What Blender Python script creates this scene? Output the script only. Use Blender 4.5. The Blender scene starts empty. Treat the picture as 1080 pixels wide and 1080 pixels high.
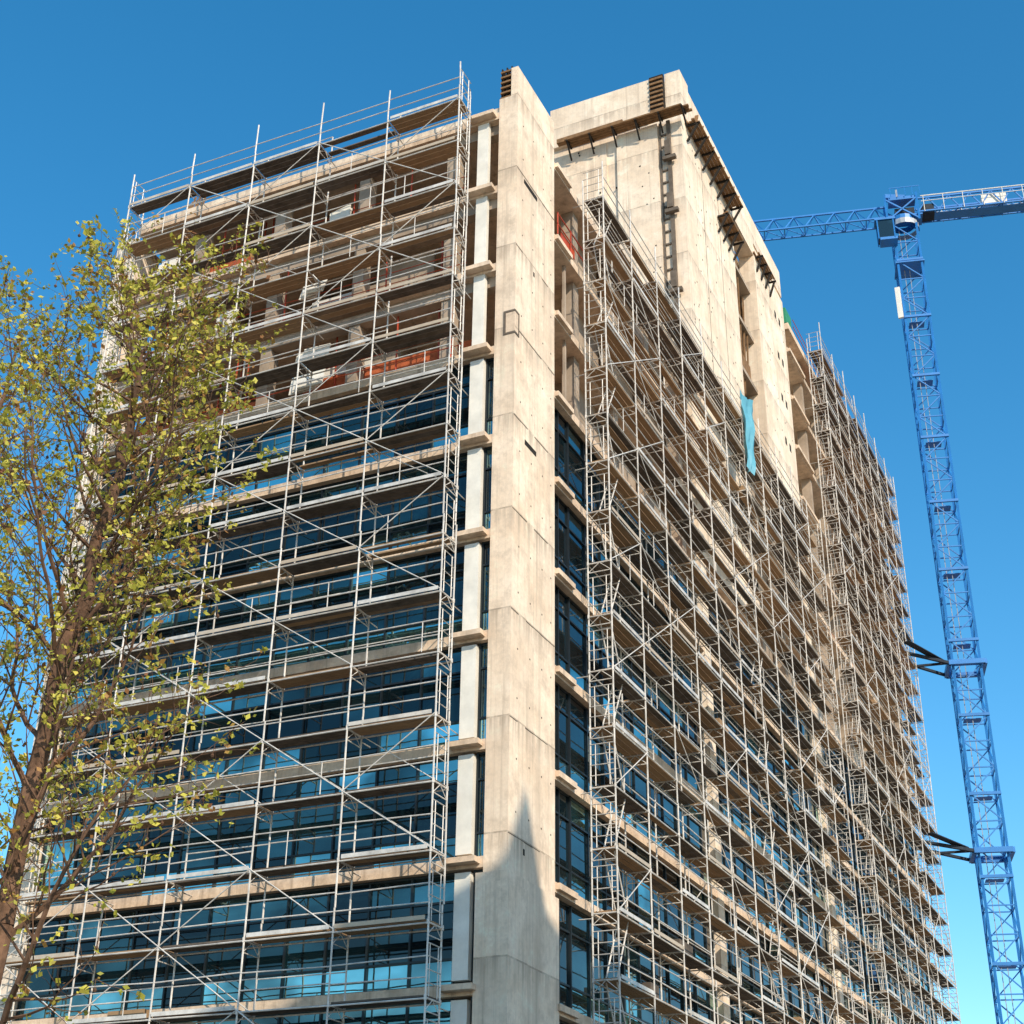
import bpy, math, random
from mathutils import Vector, Matrix
random.seed(7)
scene = bpy.context.scene
R = random.random
def U(a,b): return random.uniform(a,b)

# ------------------------------------------------------------ mesh builder
class MB:
    def __init__(s): s.v=[]; s.f=[]; s.c=[]
    def box(s,x0,x1,y0,y1,z0,z1,c=None):
        if x0>x1:x0,x1=x1,x0
        if y0>y1:y0,y1=y1,y0
        if z0>z1:z0,z1=z1,z0
        n=len(s.v)
        s.v+=[(x0,y0,z0),(x1,y0,z0),(x1,y1,z0),(x0,y1,z0),(x0,y0,z1),(x1,y0,z1),(x1,y1,z1),(x0,y1,z1)]
        fs=[(0,3,2,1),(4,5,6,7),(0,1,5,4),(1,2,6,5),(2,3,7,6),(3,0,4,7)]
        s.f+=[tuple(n+i for i in q) for q in fs]
        s.c+=[c if c is not None else 0.5]*6
    def beam(s,p,q,w,h,c=None):
        p=Vector(p);q=Vector(q);d=(q-p)
        if d.length<1e-6:return
        d.normalize()
        up=Vector((0,0,1)) if abs(d.z)<0.95 else Vector((0,1,0))
        a=d.cross(up).normalized();b=a.cross(d).normalized()
        n=len(s.v)
        for P in (p,q):
            for (i,j) in ((-1,-1),(1,-1),(1,1),(-1,1)):
                s.v.append(tuple(P+a*(i*w/2)+b*(j*h/2)))
        fs=[(0,1,2,3),(7,6,5,4),(0,4,5,1),(1,5,6,2),(2,6,7,3),(3,7,4,0)]
        s.f+=[tuple(n+i for i in g) for g in fs]; s.c+=[c if c is not None else 0.5]*6
    def tube(s,p,q,r,r2=None,n=6,c=None):
        p=Vector(p);q=Vector(q);d=q-p
        if d.length<1e-6:return
        if r2 is None:r2=r
        d.normalize()
        up=Vector((0,0,1)) if abs(d.z)<0.95 else Vector((0,1,0))
        a=d.cross(up).normalized();b=a.cross(d).normalized()
        k=len(s.v)
        for P,rr in ((p,r),(q,r2)):
            for i in range(n):
                t=2*math.pi*i/n
                s.v.append(tuple(P+a*(math.cos(t)*rr)+b*(math.sin(t)*rr)))
        for i in range(n):
            j=(i+1)%n
            s.f.append((k+i,k+j,k+n+j,k+n+i)); s.c.append(c if c is not None else 0.5)
    def quad(s,a,b,c_,d,c=0.5):
        n=len(s.v); s.v+=[tuple(a),tuple(b),tuple(c_),tuple(d)]; s.f.append((n,n+1,n+2,n+3)); s.c.append(c)
    def obj(s,name,mat,parent=None,smooth=False):
        me=bpy.data.meshes.new(name); me.from_pydata(s.v,[],s.f); me.update()
        at=me.attributes.new("rnd",'FLOAT','FACE'); at.data.foreach_set("value",s.c)
        if smooth:
            me.polygons.foreach_set("use_smooth",[True]*len(me.polygons))
        me.materials.append(mat)
        o=bpy.data.objects.new(name,me); scene.collection.objects.link(o)
        if parent: o.parent=parent
        return o
def empty(name):
    o=bpy.data.objects.new(name,None); scene.collection.objects.link(o); return o

# ------------------------------------------------------------ materials
def newmat(name):
    m=bpy.data.materials.new(name); m.use_nodes=True
    nt=m.node_tree; b=nt.nodes["Principled BSDF"]; return m,nt,b
def N(nt,t,**k):
    n=nt.nodes.new(t)
    for a,v in k.items(): setattr(n,a,v)
    return n
def math_(nt,op,a,b=None):
    n=N(nt,'ShaderNodeMath',operation=op)
    for i,x in enumerate((a,b)):
        if x is None: continue
        if isinstance(x,(int,float)): n.inputs[i].default_value=x
        else: nt.links.new(x,n.inputs[i])
    return n.outputs[0]
def mixc(nt,f,a,b,mode='MIX'):
    n=N(nt,'ShaderNodeMix',data_type='RGBA',blend_type=mode)
    if isinstance(f,(int,float)): n.inputs[0].default_value=f
    else: nt.links.new(f,n.inputs[0])
    for i,x in ((6,a),(7,b)):
        if isinstance(x,tuple): n.inputs[i].default_value=(*x,1)
        else: nt.links.new(x,n.inputs[i])
    return n.outputs[2]
def ramp(nt,x,a,b,lo=0.,hi=1.):
    n=N(nt,'ShaderNodeMapRange'); nt.links.new(x,n.inputs[0])
    n.inputs[1].default_value=a;n.inputs[2].default_value=b;n.inputs[3].default_value=lo;n.inputs[4].default_value=hi
    return n.outputs[0]
def noise(nt,vec,scale,detail=5,rough=.6,stretch=None):
    if stretch:
        mp=N(nt,'ShaderNodeMapping'); mp.inputs['Scale'].default_value=stretch
        nt.links.new(vec,mp.inputs[0]); vec=mp.outputs[0]
    n=N(nt,'ShaderNodeTexNoise'); n.inputs['Scale'].default_value=scale;n.inputs['Detail'].default_value=detail
    n.inputs['Roughness'].default_value=rough
    nt.links.new(vec,n.inputs['Vector']); return n.outputs['Fac']
def bump(nt,b,h,s=.3,d=.02):
    n=N(nt,'ShaderNodeBump'); n.inputs['Strength'].default_value=s;n.inputs['Distance'].default_value=d
    nt.links.new(h,n.inputs['Height']); nt.links.new(n.outputs[0],b.inputs['Normal'])

def concrete(name,base,dark,joints=True,jz=1.75,jh=1.2):
    m,nt,b=newmat(name)
    g=N(nt,'ShaderNodeNewGeometry'); P=g.outputs['Position']
    big=noise(nt,P,.35,6,.65); mid=noise(nt,P,1.1,7,.74); fine=noise(nt,P,7,6,.7)
    streak=noise(nt,P,1.0,7,.7,(3.4,3.4,.12)); st2=noise(nt,P,.6,5,.6,(1.3,1.3,.10))
    col=mixc(nt,ramp(nt,big,.4,.62),base,tuple(x*y for x,y in zip(base,(.86,.80,.74))))
    col=mixc(nt,ramp(nt,mid,.50,.66,0,.75),col,dark)
    col=mixc(nt,ramp(nt,mid,.34,.46,.6,0),col,tuple(min(.92,x*1.2) for x in base))
    col=mixc(nt,ramp(nt,streak,.53,.66,0,.8),col,dark)
    col=mixc(nt,ramp(nt,st2,.54,.68,0,.45),col,tuple(x*.8 for x in dark))
    col=mixc(nt,ramp(nt,fine,.42,.74,0,.4),col,dark)
    h=fine
    if joints:
        s=N(nt,'ShaderNodeSeparateXYZ'); nt.links.new(P,s.inputs[0])
        z=math_(nt,'FRACT',math_(nt,'DIVIDE',s.outputs[2],jz))
        lz=math_(nt,'LESS_THAN',z,.015)
        h_=math_(nt,'ADD',s.outputs[0],s.outputs[1])
        xy=math_(nt,'FRACT',math_(nt,'DIVIDE',h_,jh))
        lx=math_(nt,'LESS_THAN',xy,.016)
        pl=math_(nt,'LESS_THAN',math_(nt,'FRACT',math_(nt,'DIVIDE',h_,.24)),.08)
        l=math_(nt,'MAXIMUM',lz,math_(nt,'MAXIMUM',math_(nt,'MULTIPLY',lx,.5),math_(nt,'MULTIPLY',pl,.2)))
        l=math_(nt,'MULTIPLY',l,ramp(nt,mid,.36,.56,.25,1.))
        fl=N(nt,'ShaderNodeTexWhiteNoise',noise_dimensions='2D')
        cb=N(nt,'ShaderNodeCombineXYZ')
        nt.links.new(math_(nt,'FLOOR',math_(nt,'DIVIDE',s.outputs[2],jz)),cb.inputs[0])
        nt.links.new(math_(nt,'FLOOR',math_(nt,'DIVIDE',h_,jh)),cb.inputs[1])
        nt.links.new(cb.outputs[0],fl.inputs['Vector'])
        col=mixc(nt,ramp(nt,fl.outputs[0],0,1,0,.34),col,dark)
        bleed=math_(nt,'MULTIPLY',ramp(nt,z,.76,1.,0,.8),ramp(nt,streak,.4,.58))
        col=mixc(nt,bleed,col,tuple(x*.75 for x in dark))
        col=mixc(nt,math_(nt,'MULTIPLY',l,.6),col,tuple(x*.4 for x in dark))
        h=math_(nt,'SUBTRACT',math_(nt,'MULTIPLY',fine,.5),l)
    nt.links.new(col,b.inputs['Base Color']); b.inputs['Roughness'].default_value=.9
    b.inputs['Specular IOR Level'].default_value=.25
    bump(nt,b,h,.6,.025)
    return m
def plain(name,col,rough=.6,metal=0.,var=.25,scale=2.,spec=.5,alt=None):
    m,nt,b=newmat(name)
    g=N(nt,'ShaderNodeNewGeometry')
    n1=noise(nt,g.outputs['Position'],scale,5,.65)
    a=N(nt,'ShaderNodeAttribute',attribute_name='rnd')
    c=mixc(nt,ramp(nt,n1,.35,.7),col,tuple(x*(1-var*1.6) for x in col))
    if alt:
        c=mixc(nt,ramp(nt,a.outputs['Fac'],.45,.6),c,mixc(nt,n1,alt,tuple(x*.55 for x in alt)))
    else:
        c=mixc(nt,ramp(nt,a.outputs['Fac'],0,1,var*1.2,0),c,tuple(x*.35 for x in col))
    nt.links.new(c,b.inputs['Base Color']); b.inputs['Roughness'].default_value=rough; b.inputs['Metallic'].default_value=metal
    b.inputs['Specular IOR Level'].default_value=spec
    return m

M_conc=concrete("concrete",(.92,.755,.585),(.54,.42,.31),jz=3.5,jh=1.67)
M_conc2=concrete("concrete_pale",(.94,.80,.635),(.60,.48,.365),jz=3.5,jh=2.4)
M_slab=concrete("slab_concrete",(.76,.60,.45),(.42,.31,.22),joints=False)
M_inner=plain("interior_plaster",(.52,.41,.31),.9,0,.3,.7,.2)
M_white=plain("white_panel",(.84,.80,.71),.6,0,.14,1.2,.3)
M_brick=plain("red_block",(.58,.15,.06),.9,0,.3,4,.2)
M_dark=plain("dark_void",(.04,.033,.027),.9,0,.3,1,.2)
M_form=plain("formwork_steel",(.19,.15,.115),.8,0,.3,3,.2)
M_tie=plain("dark_steel",(.035,.045,.06),.7,0,.3,3,.2)
M_mull=plain("mullion_aluminium",(.035,.045,.05),.35,.6,.2,2)
M_steel=plain("galvanised_steel",(.84,.78,.70),.5,.08,.28,3)
M_rail=plain("scaffold_ledger",(.74,.69,.62),.5,.1,.3,2,.4,(.66,.52,.37))
M_deck=plain("scaffold_planks",(.15,.12,.095),.8,0,.35,2.5,.2,(.40,.255,.14))
M_wood=plain("timber",(.34,.19,.09),.8,0,.35,4,.2)
M_red=plain("red_paint",(.55,.07,.02),.5)
M_crane=plain("crane_blue_paint",(.022,.21,.58),.45,.0,.15,1)
M_grey=plain("crane_grey",(.46,.49,.52),.5,.2,.2)
M_green=plain("green_net",(.03,.30,.16),.8)
M_bark=plain("bark",(.21,.12,.075),.9,0,.45,9,.2)

def glassmat():
    m,nt,b=newmat("facade_glass")
    a=N(nt,'ShaderNodeAttribute',attribute_name='rnd')
    g=N(nt,'ShaderNodeNewGeometry')
    n1=noise(nt,g.outputs['Position'],.35,3,.5,(1,1,1.8))
    f=math_(nt,'MULTIPLY',a.outputs['Fac'],ramp(nt,n1,.38,.62,.4,1.3))
    bc=mixc(nt,f,(.002,.007,.010),(.012,.07,.09))
    nt.links.new(bc,b.inputs['Base Color']); b.inputs['Roughness'].default_value=.03
    gl=N(nt,'ShaderNodeBsdfGlossy'); gl.inputs['Roughness'].default_value=.015
    gl.inputs['Color'].default_value=(.55,.90,.84,1)
    bp=N(nt,'ShaderNodeBump'); bp.inputs['Strength'].default_value=.15; bp.inputs['Distance'].default_value=.07
    nt.links.new(noise(nt,g.outputs['Position'],.9,2,.4),bp.inputs['Height'])
    nt.links.new(bp.outputs[0],gl.inputs['Normal']); 
    mx=N(nt,'ShaderNodeMixShader'); nt.links.new(f,mx.inputs[0])
    nt.links.new(b.outputs[0],mx.inputs[1]); nt.links.new(gl.outputs[0],mx.inputs[2])
    nt.links.new(mx.outputs[0],nt.nodes['Material Output'].inputs['Surface'])
    return m
M_glass=glassmat()
def leafmat():
    m,nt,b=newmat("spring_leaves")
    a=N(nt,'ShaderNodeAttribute',attribute_name='rnd')
    cr=N(nt,'ShaderNodeValToRGB'); nt.links.new(a.outputs['Fac'],cr.inputs[0])
    e=cr.color_ramp.elements; e[0].position=0;e[0].color=(.24,.09,.03,1);e[1].position=1;e[1].color=(.70,.60,.10,1)
    x=e.new(.3);x.color=(.42,.22,.05,1); x=e.new(.5);x.color=(.33,.32,.045,1); x=e.new(.8);x.color=(.52,.49,.06,1)
    nt.links.new(cr.outputs[0],b.inputs['Base Color']); b.inputs['Roughness'].default_value=.6
    tr=N(nt,'ShaderNodeBsdfTranslucent'); nt.links.new(cr.outputs[0],tr.inputs[0])
    mx=N(nt,'ShaderNodeMixShader'); mx.inputs[0].default_value=.35
    nt.links.new(b.outputs[0],mx.inputs[1]); nt.links.new(tr.outputs[0],mx.inputs[2])
    nt.links.new(mx.outputs[0],nt.nodes['Material Output'].inputs['Surface'])
    return m
M_leaf=leafmat()
def tarpmat():
    m,nt,b=newmat("blue_tarp_fabric")
    g=N(nt,'ShaderNodeNewGeometry'); n=noise(nt,g.outputs['Position'],1.5,4,.6,(1,1,.4))
    nt.links.new(mixc(nt,n,(.04,.22,.32),(.16,.44,.52)),b.inputs['Base Color']); b.inputs['Roughness'].default_value=.6
    return m
M_tarp=tarpmat()

# ------------------------------------------------------------ building
FL=3.5
SL=[2.9+FL*k for k in range(0,17)]
TH=.32
B=empty("high_rise_building")
conc=MB();pale=MB();slab=MB();inner=MB();white=MB();brick=MB();dark=MB();mull=MB();glass=MB();wood=MB();redm=MB();greenm=MB();form=MB()

W=18.2
conc.box(-.75,0,0,3.35,0,42.0)
conc.box(-.28,-.004,.004,3.346,42.0,43.4)
for k in range(6):
    wood.box(-.74,-.30,.03,.10,42.02+k*.26,42.10+k*.26)
for x in (-.74,-.54,-.34): 
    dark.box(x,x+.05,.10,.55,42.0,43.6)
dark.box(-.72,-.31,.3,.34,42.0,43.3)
for (a,b_) in ((31.2,31.28),(32.1,32.18)):
    form.box(-.42,.02,-.02,.34,a,b_)
form.box(-.42,-.34,-.02,.0,31.28,32.1); form.box(.0,.02,.28,.34,31.28,32.1)
slab.box(-.33,.008,-.008,.27,31.29,32.09)
for z in (13.6,27.3,34.6,38.2): dark.box(-.02,.012,.5+R()*2,.75+R()*2.,z,z+.18)
for z in [3.5*k for k in range(4,12)]:
    for j in range(6):
        s=.02+j*.55
        if R()<.6: form.box(-.004,.008,s,s+.54,z-.005-U(0,.025),z+.01)
    for s in (.5,1.4,2.3,3.0):
        for dz in (.7,2.3): dark.box(-.01,.006,s,s+.05,z+dz,z+dz+.05)
conc.box(-.95,.06,-.08,3.5,0,12.9)
conc.box(-.55,.10,-.12,1.2,0,12.6)
pale.box(-W-.0,-W+.95,-.02,1.5,0,40.9)

for k,z in enumerate(SL):
    if z<42:
        slab.box(-W+.955,-.755,0.02,19.9,z-TH,z)
        slab.box(-.75,0.0,3.36,38.9,z-TH+.003,z-.003)
        slab.box(-1.9,-.86,-.28-U(0,.08),.015,z-.22,z-.06)
        slab.box(.004,.14,3.4,4.8,z-.23,z-.04)
zg=30.9
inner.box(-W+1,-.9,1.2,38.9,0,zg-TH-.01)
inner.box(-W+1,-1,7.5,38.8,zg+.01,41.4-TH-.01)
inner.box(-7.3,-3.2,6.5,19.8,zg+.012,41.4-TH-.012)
for z in (30.9,34.4,37.9):
    for t in (2.6,6.4,10.2,14.,):
        inner.box(-t-.45,-t,.35,.85,z,z+FL-TH)
        inner.box(-t-3.0-.15,-t-3.0,2.,7.4,z,z+FL-TH)
    for s in (6.,10.,14.,18.,22.,26.,30.,34.):
        inner.box(-.85,-.35,s,s+.5,z,z+FL-TH)
    inner.box(-W+1,-.9,.3,.7,z+FL-TH-.45,z+FL-TH-.002)
    for i in range(2):
        t=U(2.5,14.5); w_=U(1.2,2.6); inner.box(-t-w_,-t,1.3+.01*i,1.45+.01*i,z,z+U(1.2,2.6))
    t=U(3,12); w_=U(1.4,2.4); white.box(-t-w_,-t,1.1,1.2,z,z+U(1.4,2.4))
    for i in range(9):
        t=U(1.8,16.5); y=U(.3,1.6)
        redm.tube((-t,y,z),(-t+U(-.1,.1),y,z+FL-TH),.035,n=5)
    for h in (.5,1.0): redm.tube((-16.5,.15,z+h),(-2,.15,z+h),.022,n=4)
for z,a,b_ in ((30.9,2.,9.),(30.9,10.5,16.8),(34.4,5,11.5),(34.4,13,16.5),(37.9,12,16),(37.9,3,6)):
    brick.box(-b_,-a,.9,1.05,z,z+U(.8,1.2))
for z in (30.9,34.4,37.9):
    for s in (4.2,9.,15.):
        brick.box(-.95,-.86,s+1,s+3.6,z,z+.9)
for (t,z,w,h,y) in ((7.2,37.9,1.8,1.1,-.3),(8.0,35.0,1.5,1.2,-.4),(8.,31.0,2.2,1.9,-.2),(14.5,36.,1.2,1.0,-.1),(15.6,38.2,1.5,1.2,.0),(12.2,34.5,1.2,1.3,-.1),(3.2,38.,1.0,2.0,1.1)):
    n=random.randint(2,4)
    for i in range(n):
        q=y+i*.12; x=-t-i*.22
        white.beam((x,q,z+.05),(x+U(-.2,.2),q+.25,z+h),w*.5,.05)
for z in (34.4,30.9):
    inner.box(-.35,-.25,3.5,3.62,z,z+FL-TH); inner.box(-.35,-.25,4.9,5.02,z,z+FL-TH)
for z in (37.9,):
    for h in (.5,1.0): redm.tube((.1,3.4,z+h),(.1,6,z+h),.03)
    for s in (3.45,4.7,6.): redm.tube((.1,s,z),(.1,s,z+1.05),.03)
    redm.box(.02,.05,3.9,5.2,z+.05,z+.5)

def pane(face,pos,a0,a1,z0,z1,r):
    t1=U(-.009,.009)*(a1-a0); t2=U(-.008,.008)*(z1-z0)
    def P(a,z,i,j):
        d=pos + i*t1 + j*t2
        return (-a,d,z) if face=='L' else (d,a,z)
    pts=[P(a0,z0,0,0),P(a1,z0,1,0),P(a1,z1,1,1),P(a0,z1,0,1)]
    if face=='L': pts=[pts[1],pts[0],pts[3],pts[2]]
    glass.quad(*pts,c=r)
def glaze(face,pos,a0,a1,zs,step=1.45):
    n=max(1,round((a1-a0)/step)); w=(a1-a0)/n
    for z in zs:
        zb=z; zt=z+FL-TH
        hs=[zb,zb+.75,zb+2.35,zt]
        for i in range(n):
            x0=a0+i*w
            for j in range(3):
                r=(U(.30,.70),U(.0,.11),U(.03,.25))[j]
                if R()<.08: r=U(.4,.8)
                if R()<.14: r=.01
                pane(face,pos,x0+.03,x0+w-.03,hs[j]+.03,hs[j+1]-.03,r)
        for i in range(n+1):
            a=a0+i*w
            if face=='L': mull.box(-a-.03,-a+.03,pos-.06,pos+.05,zb,zt)
            else: mull.box(pos-.05,pos+.06,a-.03,a+.03,zb,zt)
        for h in hs:
            h=min(max(h,zb+.035),zt-.035)
            if face=='L': mull.box(-a1,-a0,pos-.055,pos+.045,h-.03,h+.03)
            else: mull.box(pos-.045,pos+.055,a0,a1,h-.03,h+.03)
low=[-.6]+SL[:8]
glaze('L',.30,1.75,W-1.,low)
glaze('R',-.28,5.1,38.9,low)
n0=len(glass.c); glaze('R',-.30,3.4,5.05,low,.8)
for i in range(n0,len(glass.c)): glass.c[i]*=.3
glaze('L',.28,.80,1.12,low,.4)
for z in low:
    if z>28: continue
    white.box(-1.66,-1.16,.02,.24,z+.1,z+FL-TH-.1,c=U(.3,1))
for z in (30.9,34.4,37.9): white.box(-1.64,-1.2,.05,.24,z,z+FL-TH,c=.8)
conc.box(-1.14,-.76,.9,1.3,zg,41.1)
for s in (19.2,38.0): pale.box(-.26,.03,s,s+.8,0,41.0)
pale.box(-W+1,-.8,.1,.3,41.4,41.7)
inner.box(-16.6,-13.6,2.,5.,41.4,43.0); dark.box(-15.8,-15.0,1.96,2.0,41.6,42.9)
wood.box(-16.8,-13.4,1.8,5.2,43.0,43.12)
for i in range(7): wood.beam((-15.9+i*.13,.9,41.5),(-15.7+i*.13,1.1,43.0+U(-.1,.3)),.06,.06)
for i in range(14): 
    x=-U(2,15);y=U(.6,2); wood.beam((x,y,41.5),(x+U(-1,1),y+.3,41.55+U(.1,.3)),.2,.08)

# ---------------- core tower s 20..39
S0,S1=20.,39.; ZT=60.95
pale.box(-7.4,-.9,S0,S0+.4,41.4,ZT)
pale.box(-.898,0,S0+.002,S0+8.6,31.5,57.9)
pale.box(-.897,-.003,S0+.005,S1-6.0,57.9,ZT-2.0)
pale.box(-.35,-.004,S0+1.2,S1-.01,58.95,ZT)
pale.box(-.8,.06,S0-.03,S0+1.3,58.3,ZT+.25)
pale.box(-.9,.02,S1-6.2,S1,40.5,58.6)
pale.box(-.9,-.36,S1-6.0,S1,58.602,ZT-.3)
pale.box(-7.4,-7.,S0+.4,S1,41.4,ZT)
pale.box(-7,-.9,S1-.4,S1,41.4,ZT)
pale.box(-7.4,-.91,S0+.01,S1,57.4,57.7)
pale.box(-7.42,-1.6,S0-.22,S0-.005,58.2,ZT+.02)
pale.box(-3.6,-1.3,S0-.15,S0-.004,44.0,57.8)
conc.box(-6.8,-4.2,S0-.10,S0-.004,43.0,57.5)
form.box(-.80,-.60,S0-.14,S0-.01,42,57.8)
form.box(-1.22,-1.14,S0-.10,S0-.01,42,57.8)
for z in (46.5,51.5,55.): 
    form.box(-1.0,-.3,S0-.4,S0-.15,z,z+.2); form.box(-.85,-.55,S0-.45,S0-.15,z+.25,z+1.2)
for k in range(19): form.box(-1.12,-.82,S0-.07,S0-.01,42.5+k*.8,42.6+k*.8)
dark.box(-1.6,-.82,S0-.26,S0-.03,58.4,ZT+.1)
for k in range(8): wood.box(-1.58,-.84,S0-.34,S0-.262,58.5+k*.32,58.63+k*.32)
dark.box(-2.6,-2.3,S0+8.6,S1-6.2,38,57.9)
for k in range(11,17):
    z=SL[k]
    if z<57.4: 
        inner.box(-2.28,-.35,S0+8.604,S1-6.204,z-.25,z)
        if k%2: wood.box(-.5,-.42,S0+9.,S0+9.0+U(1,3),z,z+1.0)
for k in range(8): wood.beam((-.6,S0+8.9+k*.42,41.4+U(0,8)),(-.45,S0+8.9+k*.42,50+U(0,7)),.08,.08)
def platform(face,a0,a1,z,out=1.1,pos=0):
    n=int((a1-a0)/1.5)+1
    if face=='R':
        for j in range(4):
            o0=pos+.02+(out-.02)*j/4
            wood.box(o0,o0+(out-.02)/4-.03,a0+U(-.3,.3),a1+U(-.4,.3),z,z+.09,c=R())
        for i in range(n+1):
            a=a0+.15+(a1-a0-.3)*i/n
            dark.beam((pos+.05,a,z-1.1),(pos+out-.1,a,z-.05),.10,.10); dark.beam((pos+.05,a,z-.06),(pos+out,a,z-.06),.1,.1)
    else:
        for j in range(4):
            o0=.24+(out-.24)*j/4
            wood.box(-a1-U(-.3,.3),-a0+U(-.3,.3),pos-o0-(out-.24)/4+.03,pos-o0,z,z+.09,c=R())
        for i in range(n+1):
            a=a0+.15+(a1-a0-.3)*i/n
            dark.beam((-a,pos-.25,z-.9),(-a,pos-out+.1,z-.05),.08,.08); dark.beam((-a,pos-.25,z-.06),(-a,pos-out,z-.06),.08,.08)
platform('R',S0+.6,S0+8.4,57.9,.8); platform('L',-.5,6.3,57.8,1.0,S0)
platform('R',S0+5.4,S0+8.4,55.4,.7); platform('R',S1-6.,S1-3,58.0,.5)
for i in range(9): wood.beam((.45,S0+1+i*.9,58.0),(.5,S0+1.2+i*.9,58.8),.2,.05)
wood.box(-6.8,-3.,S0-.8,S0-.5,57.92,58.2)
for i in range(70):
    s=U(S0+.4,S0+8.3); z=U(43,57.5)
    dark.box(-.01,.006,s,s+.09,z,z+.09)
for i in range(40):
    s=U(S1-6,S1-.3); z=U(42,57.5); dark.box(.0,.026,s,s+.08,z,z+.09)
for i in range(40):
    x=U(-6.6,-1.4); z=U(44,57.4); dark.box(x,x+.07,S0-.155,S0-.09,z,z+.08)
for s in (S1-1.4,S1-2.3): 
    for z in (47,50,53,56): dark.box(.0,.027,s,s+.35,z,z+.5)
for s in (S0+3.1,S0+5.9): form.box(-.01,.008,s,s+.05,42,57.8)

# ---------------- far block s 39.3..64.6
E0,E1=39.3,64.6
for k,z in enumerate(SL):
    if z<58:
        slab.box(-17,0.02,E0,E1,z-TH,z)
        if z>30: slab.box(.024,.16,E0+.1,E0+3.6,z-.24,z-.03)
slab.box(-17,.2,E0,E1,57.2-.45,57.2)
inner.box(-17,-.9,E0+.3,E1-.1,0,30.5)
white.box(-12,-1.2,E0+3.2,E1-.2,30.9,56.5)
for k in range(8,16):
    z=SL[k]
    for s in (E0+3.8,E0+8,E0+13,E0+18,E1-.5):
        inner.box(-.75,-.2,s,s+.4,z,z+FL-TH if z<55 else 56.6)
    if R()<.8: brick.box(-.5,-.4,E0+4.4,E1-1,z,z+.9)
glaze('R',-.2,E0,E1,low)
greenm.box(-.2,.1,E0,E0+1.3,57.25,58.4)
for h in (.5,1.05): redm.tube((.2,E0+1.3,57.2+h),(.2,E1,57.2+h),.025)
conc.box(-17,-.2,E1-.3,E1+.02,0,57.)

parts=[(conc,"corner_column",M_conc),(pale,"concrete_core_walls",M_conc2),(slab,"floor_slabs",M_slab),(inner,"inner_walls",M_inner),
(white,"white_panels",M_white),(brick,"block_parapets",M_brick),(dark,"dark_openings",M_dark),(mull,"window_mullions",M_mull),
(glass,"window_glass",M_glass),(wood,"timber_platforms",M_wood),(redm,"edge_railings",M_red),(greenm,"debris_net",M_green),(form,"formwork",M_form)]
for m_,n_,mt in parts: m_.obj(n_,mt,B)

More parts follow.
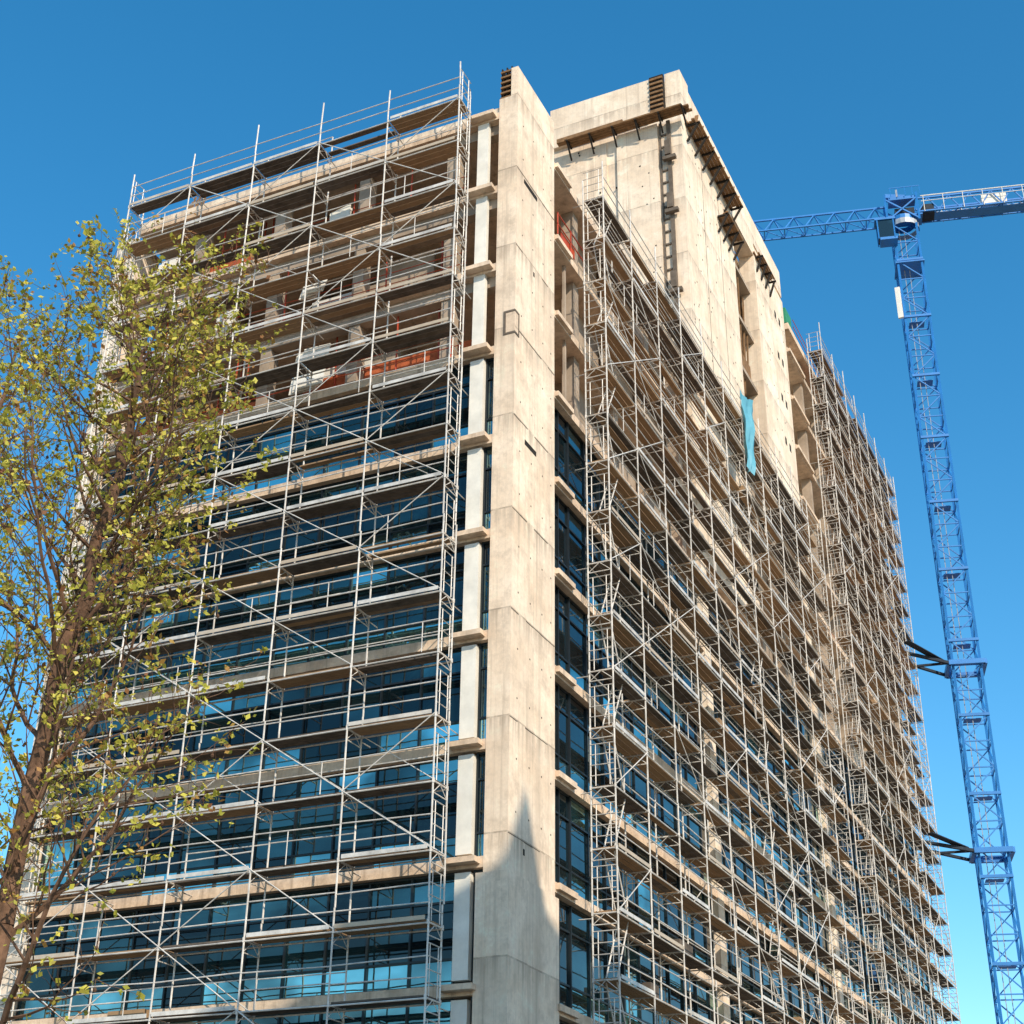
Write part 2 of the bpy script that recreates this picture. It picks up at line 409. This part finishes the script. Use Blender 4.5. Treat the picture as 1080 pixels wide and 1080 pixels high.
# ------------------------------------------------------------ scaffolding
def scaffold(fn,a_list,bi,bo,z0,nl,H=2.0,ladders=(),top_extra=1.9,name="scaffolding",diag=1.,rp=.030,toe=.7,inn=.6):
    E=empty(name); st=MB();dk=MB();lg=MB()
    zt=z0+nl*H
    for i,a in enumerate(a_list):
        for b in (bi,bo):
            zz=0
            while zz<zt+top_extra-.01:
                z2=min(zz+H*3,zt+top_extra+(U(-.5,.2) if b==bo else -.9))
                if z2<=zz: break
                st.tube(fn(a+U(-.025,.025),b,zz),fn(a+U(-.025,.025),b,z2),rp,c=U(0,1))
                zz+=H*3
        for k in range(nl+1):
            z=z0+k*H
            st.tube(fn(a,bi,z-.06),fn(a,bo,z-.06),.026,c=R())
            st.tube(fn(a,bi,z-.40),fn(a,bo,z-.40),.018,c=R())
            st.tube(fn(a,bi,z-.40),fn(a,(bi+bo)/2,z-.06),.014,n=4); st.tube(fn(a,bo,z-.40),fn(a,(bi+bo)/2,z-.06),.014,n=4)
            if k%2==0: st.tube(fn(a,bi,z-.2),fn(a,-.1,z-.2),.022,n=4)
            for b in (bi,bo): st.tube(fn(a,b,z-.12),fn(a,b,z+.02),.045,n=5,c=.2)
            if i in (0,len(a_list)-1):
                for h in (.35,.7,1.05,1.4): st.tube(fn(a,bi,z+h),fn(a,bo,z+h),.019,n=4)
                st.tube(fn(a,bi+.18,z),fn(a,bi+.18,z+1.4),.018,n=4); st.tube(fn(a,bo-.18,z),fn(a,bo-.18,z+1.4),.018,n=4)
    for i in range(len(a_list)-1):
        a0,a1=a_list[i],a_list[i+1]
        for k in range(nl+1):
            z=z0+k*H
            w=(bo-bi-.1)/3
            sag=U(-.02,.02); cb=R()*.95
            for j in range(3):
                b0=bi+.05+j*w
                if R()<.07: continue
                c=min(1,max(0,cb+U(-.2,.2)))
                p0=fn(a0+.03,b0,z-.03+sag); p1=fn(a1-.03,b0+w-.03,z+.02+sag)
                dk.box(p0[0],p1[0],p0[1],p1[1],p0[2],p1[2],c=c)
            if R()<toe:
                p0=fn(a0+.03+U(0,.1),bo+.03,z-.01+sag);p1=fn(a1-.03-U(0,.1),bo+.055,z+.11+sag)
                lg.box(p0[0],p1[0],p0[1],p1[1],p0[2],p1[2],c=R()*.85)
            lg.tube(fn(a0,bo,z-.08),fn(a1,bo,z-.08+U(-.02,.02)),.026,c=U(0,.4)); lg.tube(fn(a0,bi,z-.08),fn(a1,bi,z-.08),.026,c=U(0,.4))
            for h in (.5,1.0):
                if R()<.93: st.tube(fn(a0,bo,z+h+U(-.04,.04)),fn(a1,bo,z+h+U(-.04,.04)),.021,c=R())
            if R()<inn: st.tube(fn(a0,bi,z+1.+U(-.03,.03)),fn(a1,bi,z+1.),.020,c=R())
            if R()<.45:
                am=U(a0+.4,a1-.4); st.tube(fn(am,bo,z),fn(am,bo,z+1),.017)
            if k<nl:
                if R()<diag:
                    if (i+k)%2==0: st.tube(fn(a0,bo+.03,z),fn(a1,bo+.03,z+H),.019,c=R())
                    elif R()<.7: st.tube(fn(a1,bo+.03,z),fn(a0,bo+.03,z+H),.019,c=R())
                if R()<.2*diag: st.tube(fn(a0,bi,z),fn(a1,bi,z+H),.018,c=R())
                if R()<.08:
                    p0=fn(a0+.5,bi+.2,z+.05);p1=fn(a0+U(1,2),bi+.55,z+U(.3,.6)); dk.box(p0[0],p1[0],p0[1],p1[1],p0[2],p1[2],c=R())
            if i in ladders and k<nl:
                aa,ab=(a0+.4,a0+1.5) if k%2 else (a0+1.5,a0+.4)
                for d in (-.18,.18):
                    st.tube(fn(aa,(bi+bo)/2+d,z),fn(ab,(bi+bo)/2+d,z+H),.026)
                for q in range(1,7):
                    t=q/7; st.tube(fn(aa+(ab-aa)*t,(bi+bo)/2-.18,z+H*t),fn(aa+(ab-aa)*t,(bi+bo)/2+.18,z+H*t),.018,n=4)
    st.obj("standards_and_braces",M_steel,E); dk.obj("deck_planks",M_deck,E); lg.obj("ledgers_and_toe_boards",M_rail,E)
    return E
fl=lambda a,b,z:(-a,-b,z)
fr=lambda a,b,z:(b,a,z)
scaffold(fl,[1.75+3*i for i in range(6)],.45,1.3,1.4,20,ladders=(),diag=.8)
scaffold(fr,[5.4+3*i for i in range(12)],.35,1.2,.9,20,ladders=(0,6),diag=.34,toe=.5,inn=.35,rp=.029)
scaffold(fr,[43.+3.03*i for i in range(8)],.45,1.35,1.2,28,ladders=(0,5),diag=.3,toe=.6,inn=.5,rp=.03)

t=MB(); n=8
for i in range(n):
    for j in range(10):
        def P(i,j):
            s=23.2+2.2*i/n - .12*(10-j)*(i/n); z=38.0+4.4*j/10 - .25*math.sin(i*.8)
            return (1.32+.10*math.sin(i*1.7+j*.4)+.05*math.sin(j*1.3),s,z)
        t.quad(P(i,j),P(i+1,j),P(i+1,j+1),P(i,j+1))
t.obj("blue_tarp",M_tarp,None,True)

# ------------------------------------------------------------ crane
C=empty("tower_crane"); cm=MB();cg=MB()
cx,cy=4.4,66.4; hw=.95; ZM=83.
ang=.26
ca,sa=math.cos(ang),math.sin(ang)
def cp(x,y,z): return (cx+ca*x-sa*y, cy+sa*x+ca*y, z)
L=[(-hw,-hw),(hw,-hw),(hw,hw),(-hw,hw)]
for (x,y) in L: cm.beam(cp(x,y,0),cp(x,y,ZM),.17,.17)
nseg=44; h=ZM/nseg
for k in range(nseg):
    for i in range(4):
        a=L[i];b=L[(i+1)%4]
        cm.beam(cp(*a,k*h),cp(*b,k*h),.08,.08)
        p,q=(a,b) if (k+i)%2==0 else (b,a)
        cm.beam(cp(*p,k*h),cp(*q,(k+1)*h),.08,.08)
    if k%2==0: cg.beam(cp(-.4,0,k*h),cp(-.4,0,(k+2)*h),.05,.05); cg.beam(cp(-.0,0,k*h),cp(-.0,0,(k+2)*h),.05,.05)
    if k%3==0:
        cm.beam(cp(-hw-.1,-hw-.1,k*h),cp(hw+.1,-hw-.1,k*h),.16,.2)
        cm.beam(cp(-.6,.3,k*h+.05),cp(.6,.3,k*h+.05),.9,.04)
cg.tube((cx,cy,ZM),(cx,cy,ZM+.5),1.25,n=20); cm.tube((cx,cy,ZM+.5),(cx,cy,ZM+1.1),1.0,n=16)
jd=Vector((-.968,-.251,0)); jn=Vector((.251,-.968,0))
def jp(a,b,z): v=Vector((cx,cy,0))+jd*a+jn*b; return (v.x,v.y,z)
zb=ZM+1.1; zt_=zb+1.75
for a in (-1.3,1.3):
    for b in (-.8,.8): cm.beam(jp(a,b,ZM+.5),jp(a,b,zt_+.5),.16,.16)
for b in (-.8,.8):
    cm.beam(jp(-1.3,b,ZM+.6),jp(1.3,b,zt_),.12,.12);cm.beam(jp(1.3,b,ZM+.6),jp(-1.3,b,zt_),.12,.12)
cm.beam(jp(-1.6,0,zb),jp(1.6,0,zb),1.5,.14)
dark2=MB()
dark2.beam(jp(-1.0,.2,zb+.5),jp(.6,.2,zb+.5),.8,.7)
cm.beam(jp(-1.2,.2,zt_+.1),jp(1.0,.2,zt_+.1),1.1,.3)
dark2.beam(jp(-2.6,.1,zb+.5),jp(-1.6,.1,zb+.5),1.2,.9)
def truss(a0,a1,w,zl,zh,step,apex=True):
    n=int(abs(a1-a0)/step); sg=1 if a1>a0 else -1
    for b in (-w,w): cm.beam(jp(a0,b,zl),jp(a1,b,zl),.13,.13)
    tb=(0,) if apex else (-w,w)
    for b in tb: cm.beam(jp(a0,b,zh),jp(a1,b,zh),.15,.15)
    for k in range(n):
        x0=a0+sg*step*k; x1=x0+sg*step; xm=(x0+x1)/2
        cm.beam(jp(x0,-w,zl),jp(x0,w,zl),.08,.08); cm.beam(jp(x0,-w,zl),jp(x1,w,zl),.06,.06)
        for b in (-w,w):
            tt=0 if apex else b
            cm.beam(jp(x0,b,zl),jp(xm,tt,zh),.09,.09);cm.beam(jp(xm,tt,zh),jp(x1,b,zl),.09,.09)
truss(1.3,34,.65,zb,zb+1.6,1.7)
truss(-1.3,-15,.75,zb+.2,zb+1.6,1.7,False)
cm.beam(jp(-2,0,zb+.1),jp(-15,0,zb+.1),1.0,.06)
wh=MB()
for b in (-.85,.85):
    wh.tube(jp(-1.6,b,zb+1.75),jp(-15,b,zb+1.75),.05); wh.tube(jp(-1.6,b,zb+1.2),jp(-15,b,zb+1.2),.03)
    for k in range(9): wh.tube(jp(-1.8-k*1.6,b,zb+.1),jp(-1.8-k*1.6,b,zb+1.75),.03)
wh.beam(jp(-6.5,0,zb+.9),jp(-8.5,0,zb+.9),1.2,.9)
cg.beam(jp(-12,0,zb-.6),jp(-14.5,0,zb-.6),1.2,2.2)
cg.beam(jp(.2,.2,zt_),jp(.2,.2,zt_+1.4),.18,.18); cm.beam(jp(-.4,0,zt_+.6),jp(1.2,0,zt_+.9),.5,.4)
for k in range(5): cm.beam(jp(-1.6+k*.6,.9,zt_+.2),jp(-1.6+k*.6,.9,zt_+1.1),.05,.05)
cm.beam(jp(-1.6,.9,zt_+1.1),jp(.9,.9,zt_+1.1),.05,.05)
cab=MB(); cab.beam(jp(1.0,1.5,ZM-1.1),jp(2.3,1.5,ZM-1.1),1.0,1.7,c=.1)
cm.beam(jp(.8,1.5,ZM-.1),jp(2.5,1.5,ZM-.1),1.2,.18); cm.beam(jp(.8,1.5,ZM-2.1),jp(2.2,1.5,ZM-2.1),1.1,.25)
for a in (1.0,2.3):
    for b in (.97,2.03): cm.beam(jp(a,b,ZM-2.1),jp(a,b,ZM-.1),.1,.1)
wh.beam(cp(-hw-.35,-hw-.1,ZM-9.5),cp(-hw-.35,-hw-.1,ZM-6.5),.4,.2)
cm.beam(cp(-hw-.2,0,ZM-4),cp(hw+.2,0,ZM-4),2.3,.12)
for z in (43.5,30.,16.):
    for (x,y) in ((-1.25,-1.25),(1.25,-1.25)): cm.beam(cp(x,y,z),cp(x,-y,z),.28,.35)
    for y in (-1.25,1.25): cm.beam(cp(-1.25,y,z),cp(1.25,y,z),.28,.35)
    dark2.beam(cp(-1.2,-1.2,z),(0,60.5,z),.2,.2,);dark2.beam(cp(-1.2,-1.2,z),(0,64.4,z),.15,.15);dark2.beam(cp(-1.2,1.2,z),(0,62.6,z),.18,.18)
    dark2.beam((1.5,60.4,z+.2),(3.0,64.8,z+.2),.5,.06)
cm.obj("lattice_mast_and_jib",M_crane,C); cg.obj("machinery_and_walkways",M_grey,C); dark2.obj("winch_and_wall_ties",M_tie,C); cab.obj("operator_cab_glass",M_glass,C); wh.obj("white_handrails",M_white,C)

# ------------------------------------------------------------ trees
def ball(mb,c,r):
    k=len(mb.v); n=6
    for th in (.5,1.57,2.64):
        for i in range(n):
            p=2*math.pi*i/n; mb.v.append((c[0]+r*math.sin(th)*math.cos(p),c[1]+r*math.sin(th)*math.sin(p),c[2]+r*math.cos(th)))
    for j in range(2):
        for i in range(n):
            a=k+j*n+i;b=k+j*n+(i+1)%n
            mb.f.append((a,a+n,b+n,b)); mb.c.append(.1)
    mb.f.append(tuple(k+i for i in range(n))); mb.c.append(.1)
    mb.f.append(tuple(k+2*n+n-1-i for i in range(n))); mb.c.append(.1)
def tree(base,path,r0,seed,spread,nlat,leafy=1.,t0=.2):
    random.seed(seed)
    T=empty("plane_tree"); wd=MB(); lf=MB()
    def leafcluster(p,d):
        n=random.randint(3,7)
        tone=min(1,max(0,random.gauss(.66,.27)))
        sp=U(.02,.085)
        for _ in range(n):
            c=Vector(p)+Vector((U(-1,1),U(-1,1),U(-1,1)))*sp
            s=U(.010,.030); a=Vector((U(-1,1),U(-1,1),U(-.6,1))).normalized(); b=a.cross(Vector((U(-1,1),U(-1,1),U(-1,1)))).normalized()
            lf.quad(c-a*s*1.4,c+b*s*.9,c+a*s*1.5,c-b*s*.9,c=min(1,max(0,tone+U(-.25,.25))))
    def limb(p,d,L_,r,lev):
        p=Vector(p); d=Vector(d).normalized(); nseg=max(3,int(L_/.2)); sl=L_/nseg
        for i in range(nseg):
            t=i/nseg
            d=(d+Vector((U(-1,1),U(-1,1),U(-.6,1.)))*(.14+.06*lev)+Vector((0,0,.05))).normalized()
            q=p+d*sl; ra=r*(1-.75*t); rb=r*(1-.75*(t+1/nseg))
            wd.tube(p,q,ra,rb,n=5 if lev<2 else 4,c=R())
            if lev<3 and i>0:
                nb=1 if (lev==1 or R()<.9) else 0
                if lev==1 and R()<.6: nb=2
                for _ in range(nb):
                    s=d.cross(Vector((U(-1,1),U(-1,1),U(-1,1)))).normalized()
                    nd=(d*.65+s*U(.5,1.)+Vector((0,0,.12)))
                    limb(q,nd,L_*U(.28,.5)*(1-.4*t)+.12,max(rb*.5,.0045),lev+1)
            if lev>=2 and R()<.46*leafy: leafcluster(q,d)
            if lev>=2 and R()<.03: 
                e=q-Vector((U(-.02,.02),0,U(.08,.14))); wd.tube(q,e,.003,.003,n=3); ball(wd,e,.02)
            p=q
        if R()<.75*leafy: leafcluster(p,d)
    pts=[Vector(base)+Vector(o) for o in path]
    fine=[]
    for i in range(len(pts)-1):
        for j in range(5):
            t=j/5; fine.append(pts[i].lerp(pts[i+1],t)+Vector((U(-.035,.035),U(-.035,.035),0)))
    fine.append(pts[-1]); n=len(fine)
    for i in range(n-1):
        ra=r0*(1-i/n)**.9+.010; rb=r0*(1-(i+1)/n)**.9+.010
        wd.tube(fine[i],fine[i+1],ra,rb,n=9,c=R())
    for k in range(nlat):
        t=t0+(.98-t0)*((k+R())/nlat); f=t*(n-1); i=int(f); p=fine[i].lerp(fine[min(i+1,n-1)],f-i)
        az=k*2.4+U(-.5,.5)
        up=U(.5,1.3)
        d=Vector((math.cos(az),math.sin(az),up))
        L_=spread*(1.15-.72*t)*U(.6,1.15)
        limb(p,d,L_,r0*(1-t)*.28+.010,1)
    wd.obj("trunk_and_branches",M_bark,T); lf.obj("leaves",M_leaf,T)
    print("tree",len(wd.f),len(lf.f))
    return T
tree((7.75,-27.3,0),[(0,0,0),(.05,0,2),(.1,.1,4.2),(.22,.1,7.2),(.38,.2,8.5),(.5,.25,9.9),(.62,.2,10.8),(.65,.2,11.2)],.12,11,3.1,44,1.0,.24)
tree((4.3,-25.6,0),[(0,0,0),(0,.1,3),(.15,.1,6),(.1,.2,9),(.2,.2,11.5),(.2,.3,13.4)],.12,5,2.5,32,.95,.3)
random.seed(3)

# ------------------------------------------------------------ neighbour building behind the viewer
hx,hy=.78,-.625; EL=math.radians(33)
A=empty("apartment_building"); wl=MB(); wi=MB(); rf=MB()
HB=38.6
wl.box(0,12,-9,9,0,HB)
for z in range(2,36,3):
    for x in range(1,11,3):
        wi.box(x,x+1.4,-9.02,9.02,z,z+1.6)
    for y in range(-8,8,3):
        wi.box(-.02,12.02,y,y+1.4,z,z+1.6)
rf.box(-.3,12.3,-9.3,9.3,HB,HB+.5)
k=len(rf.v); z=HB+.5; sx,sy=3.,.95; rf.v+=[(sx-1.5,sy-1.5,z),(sx+1.5,sy-1.5,z),(sx+1.5,sy+1.5,z),(sx-1.5,sy+1.5,z),(sx,sy,z+5.0)]
for q in ((0,1,4),(1,2,4),(2,3,4),(3,0,4)): rf.f.append(tuple(k+i for i in q)); rf.c.append(.5)
wl.obj("walls",M_slab,A); wi.obj("windows",M_glass,A); rf.obj("roof",M_dark,A)
A.location=(hx*40,hy*40,0); A.rotation_euler=(0,0,math.atan2(hy,hx))

# ------------------------------------------------------------ ground
g=MB(); g.quad((-3000,-3000,0),(3000,-3000,0),(3000,3000,0),(-3000,3000,0)); g.obj("ground",plain("ground_gravel",(.34,.27,.19),.95,0,.25,.3,.2))
g=MB(); g.quad((-300,-24,.004),(300,-24,.004),(300,-16,.004),(-300,-16,.004)); g.obj("road",plain("asphalt",(.06,.06,.06),.9,0,.2,3,.3))
g=MB(); g.box(-300,300,-16,-9.5,-.1,.13); g.box(-300,300,-42,-24,-.1,.13); g.obj("pavement",plain("paving",(.40,.35,.28),.9,0,.2,1,.3))
g=MB()
for x in range(-150,150,6): g.quad((x,-20.1,.008),(x+3,-20.1,.008),(x+3,-19.95,.008),(x,-19.95,.008))
g.obj("road_markings",plain("road_paint",(.75,.75,.72),.7,0,.1))

# ------------------------------------------------------------ light
sd=Vector((hx*math.cos(EL),hy*math.cos(EL),math.sin(EL))).normalized()
sl=bpy.data.lights.new("sun",'SUN'); sl.energy=5; sl.angle=math.radians(.5); sl.color=(1,.885,.72)
so=bpy.data.objects.new("sun",sl); so.rotation_euler=sd.to_track_quat('Z','Y').to_euler(); scene.collection.objects.link(so)
w=bpy.data.worlds.new("World"); scene.world=w; w.use_nodes=True; nt=w.node_tree
sky=nt.nodes.new('ShaderNodeTexSky'); sky.sky_type='NISHITA'; sky.sun_disc=False
sky.sun_elevation=EL; sky.sun_rotation=math.atan2(hx,hy); sky.ozone_density=1.8; sky.air_density=1.0; sky.dust_density=.4
hs=nt.nodes.new('ShaderNodeHueSaturation'); hs.inputs['Saturation'].default_value=1.38; hs.inputs['Value'].default_value=1.68; hs.inputs['Hue'].default_value=.489
nt.links.new(sky.outputs[0],hs.inputs['Color'])
bg=nt.nodes['Background']; nt.links.new(hs.outputs[0],bg.inputs[0]); bg.inputs[1].default_value=.135
scene.view_settings.view_transform='Standard'; scene.view_settings.look='None'; scene.view_settings.exposure=0

# ------------------------------------------------------------ camera
cam=bpy.data.cameras.new("camera"); co=bpy.data.objects.new("camera",cam); scene.collection.objects.link(co)
cam.sensor_width=36; cam.lens=53.1; cam.clip_end=8000; cam.clip_start=.1
th=math.radians(28.4); ro=math.radians(.8)
F=Vector((-.4305*math.cos(th),.9026*math.cos(th),math.sin(th)))
R0=Vector((.9026,.4305,0)); U0=R0.cross(F)
Rx=R0*math.cos(ro)+U0*math.sin(ro); Up=-R0*math.sin(ro)+U0*math.cos(ro)
m=Matrix((Rx,Up,-F)).transposed().to_4x4(); m.translation=Vector((18.08,-37.91,1.6)); co.matrix_world=m
scene.camera=co
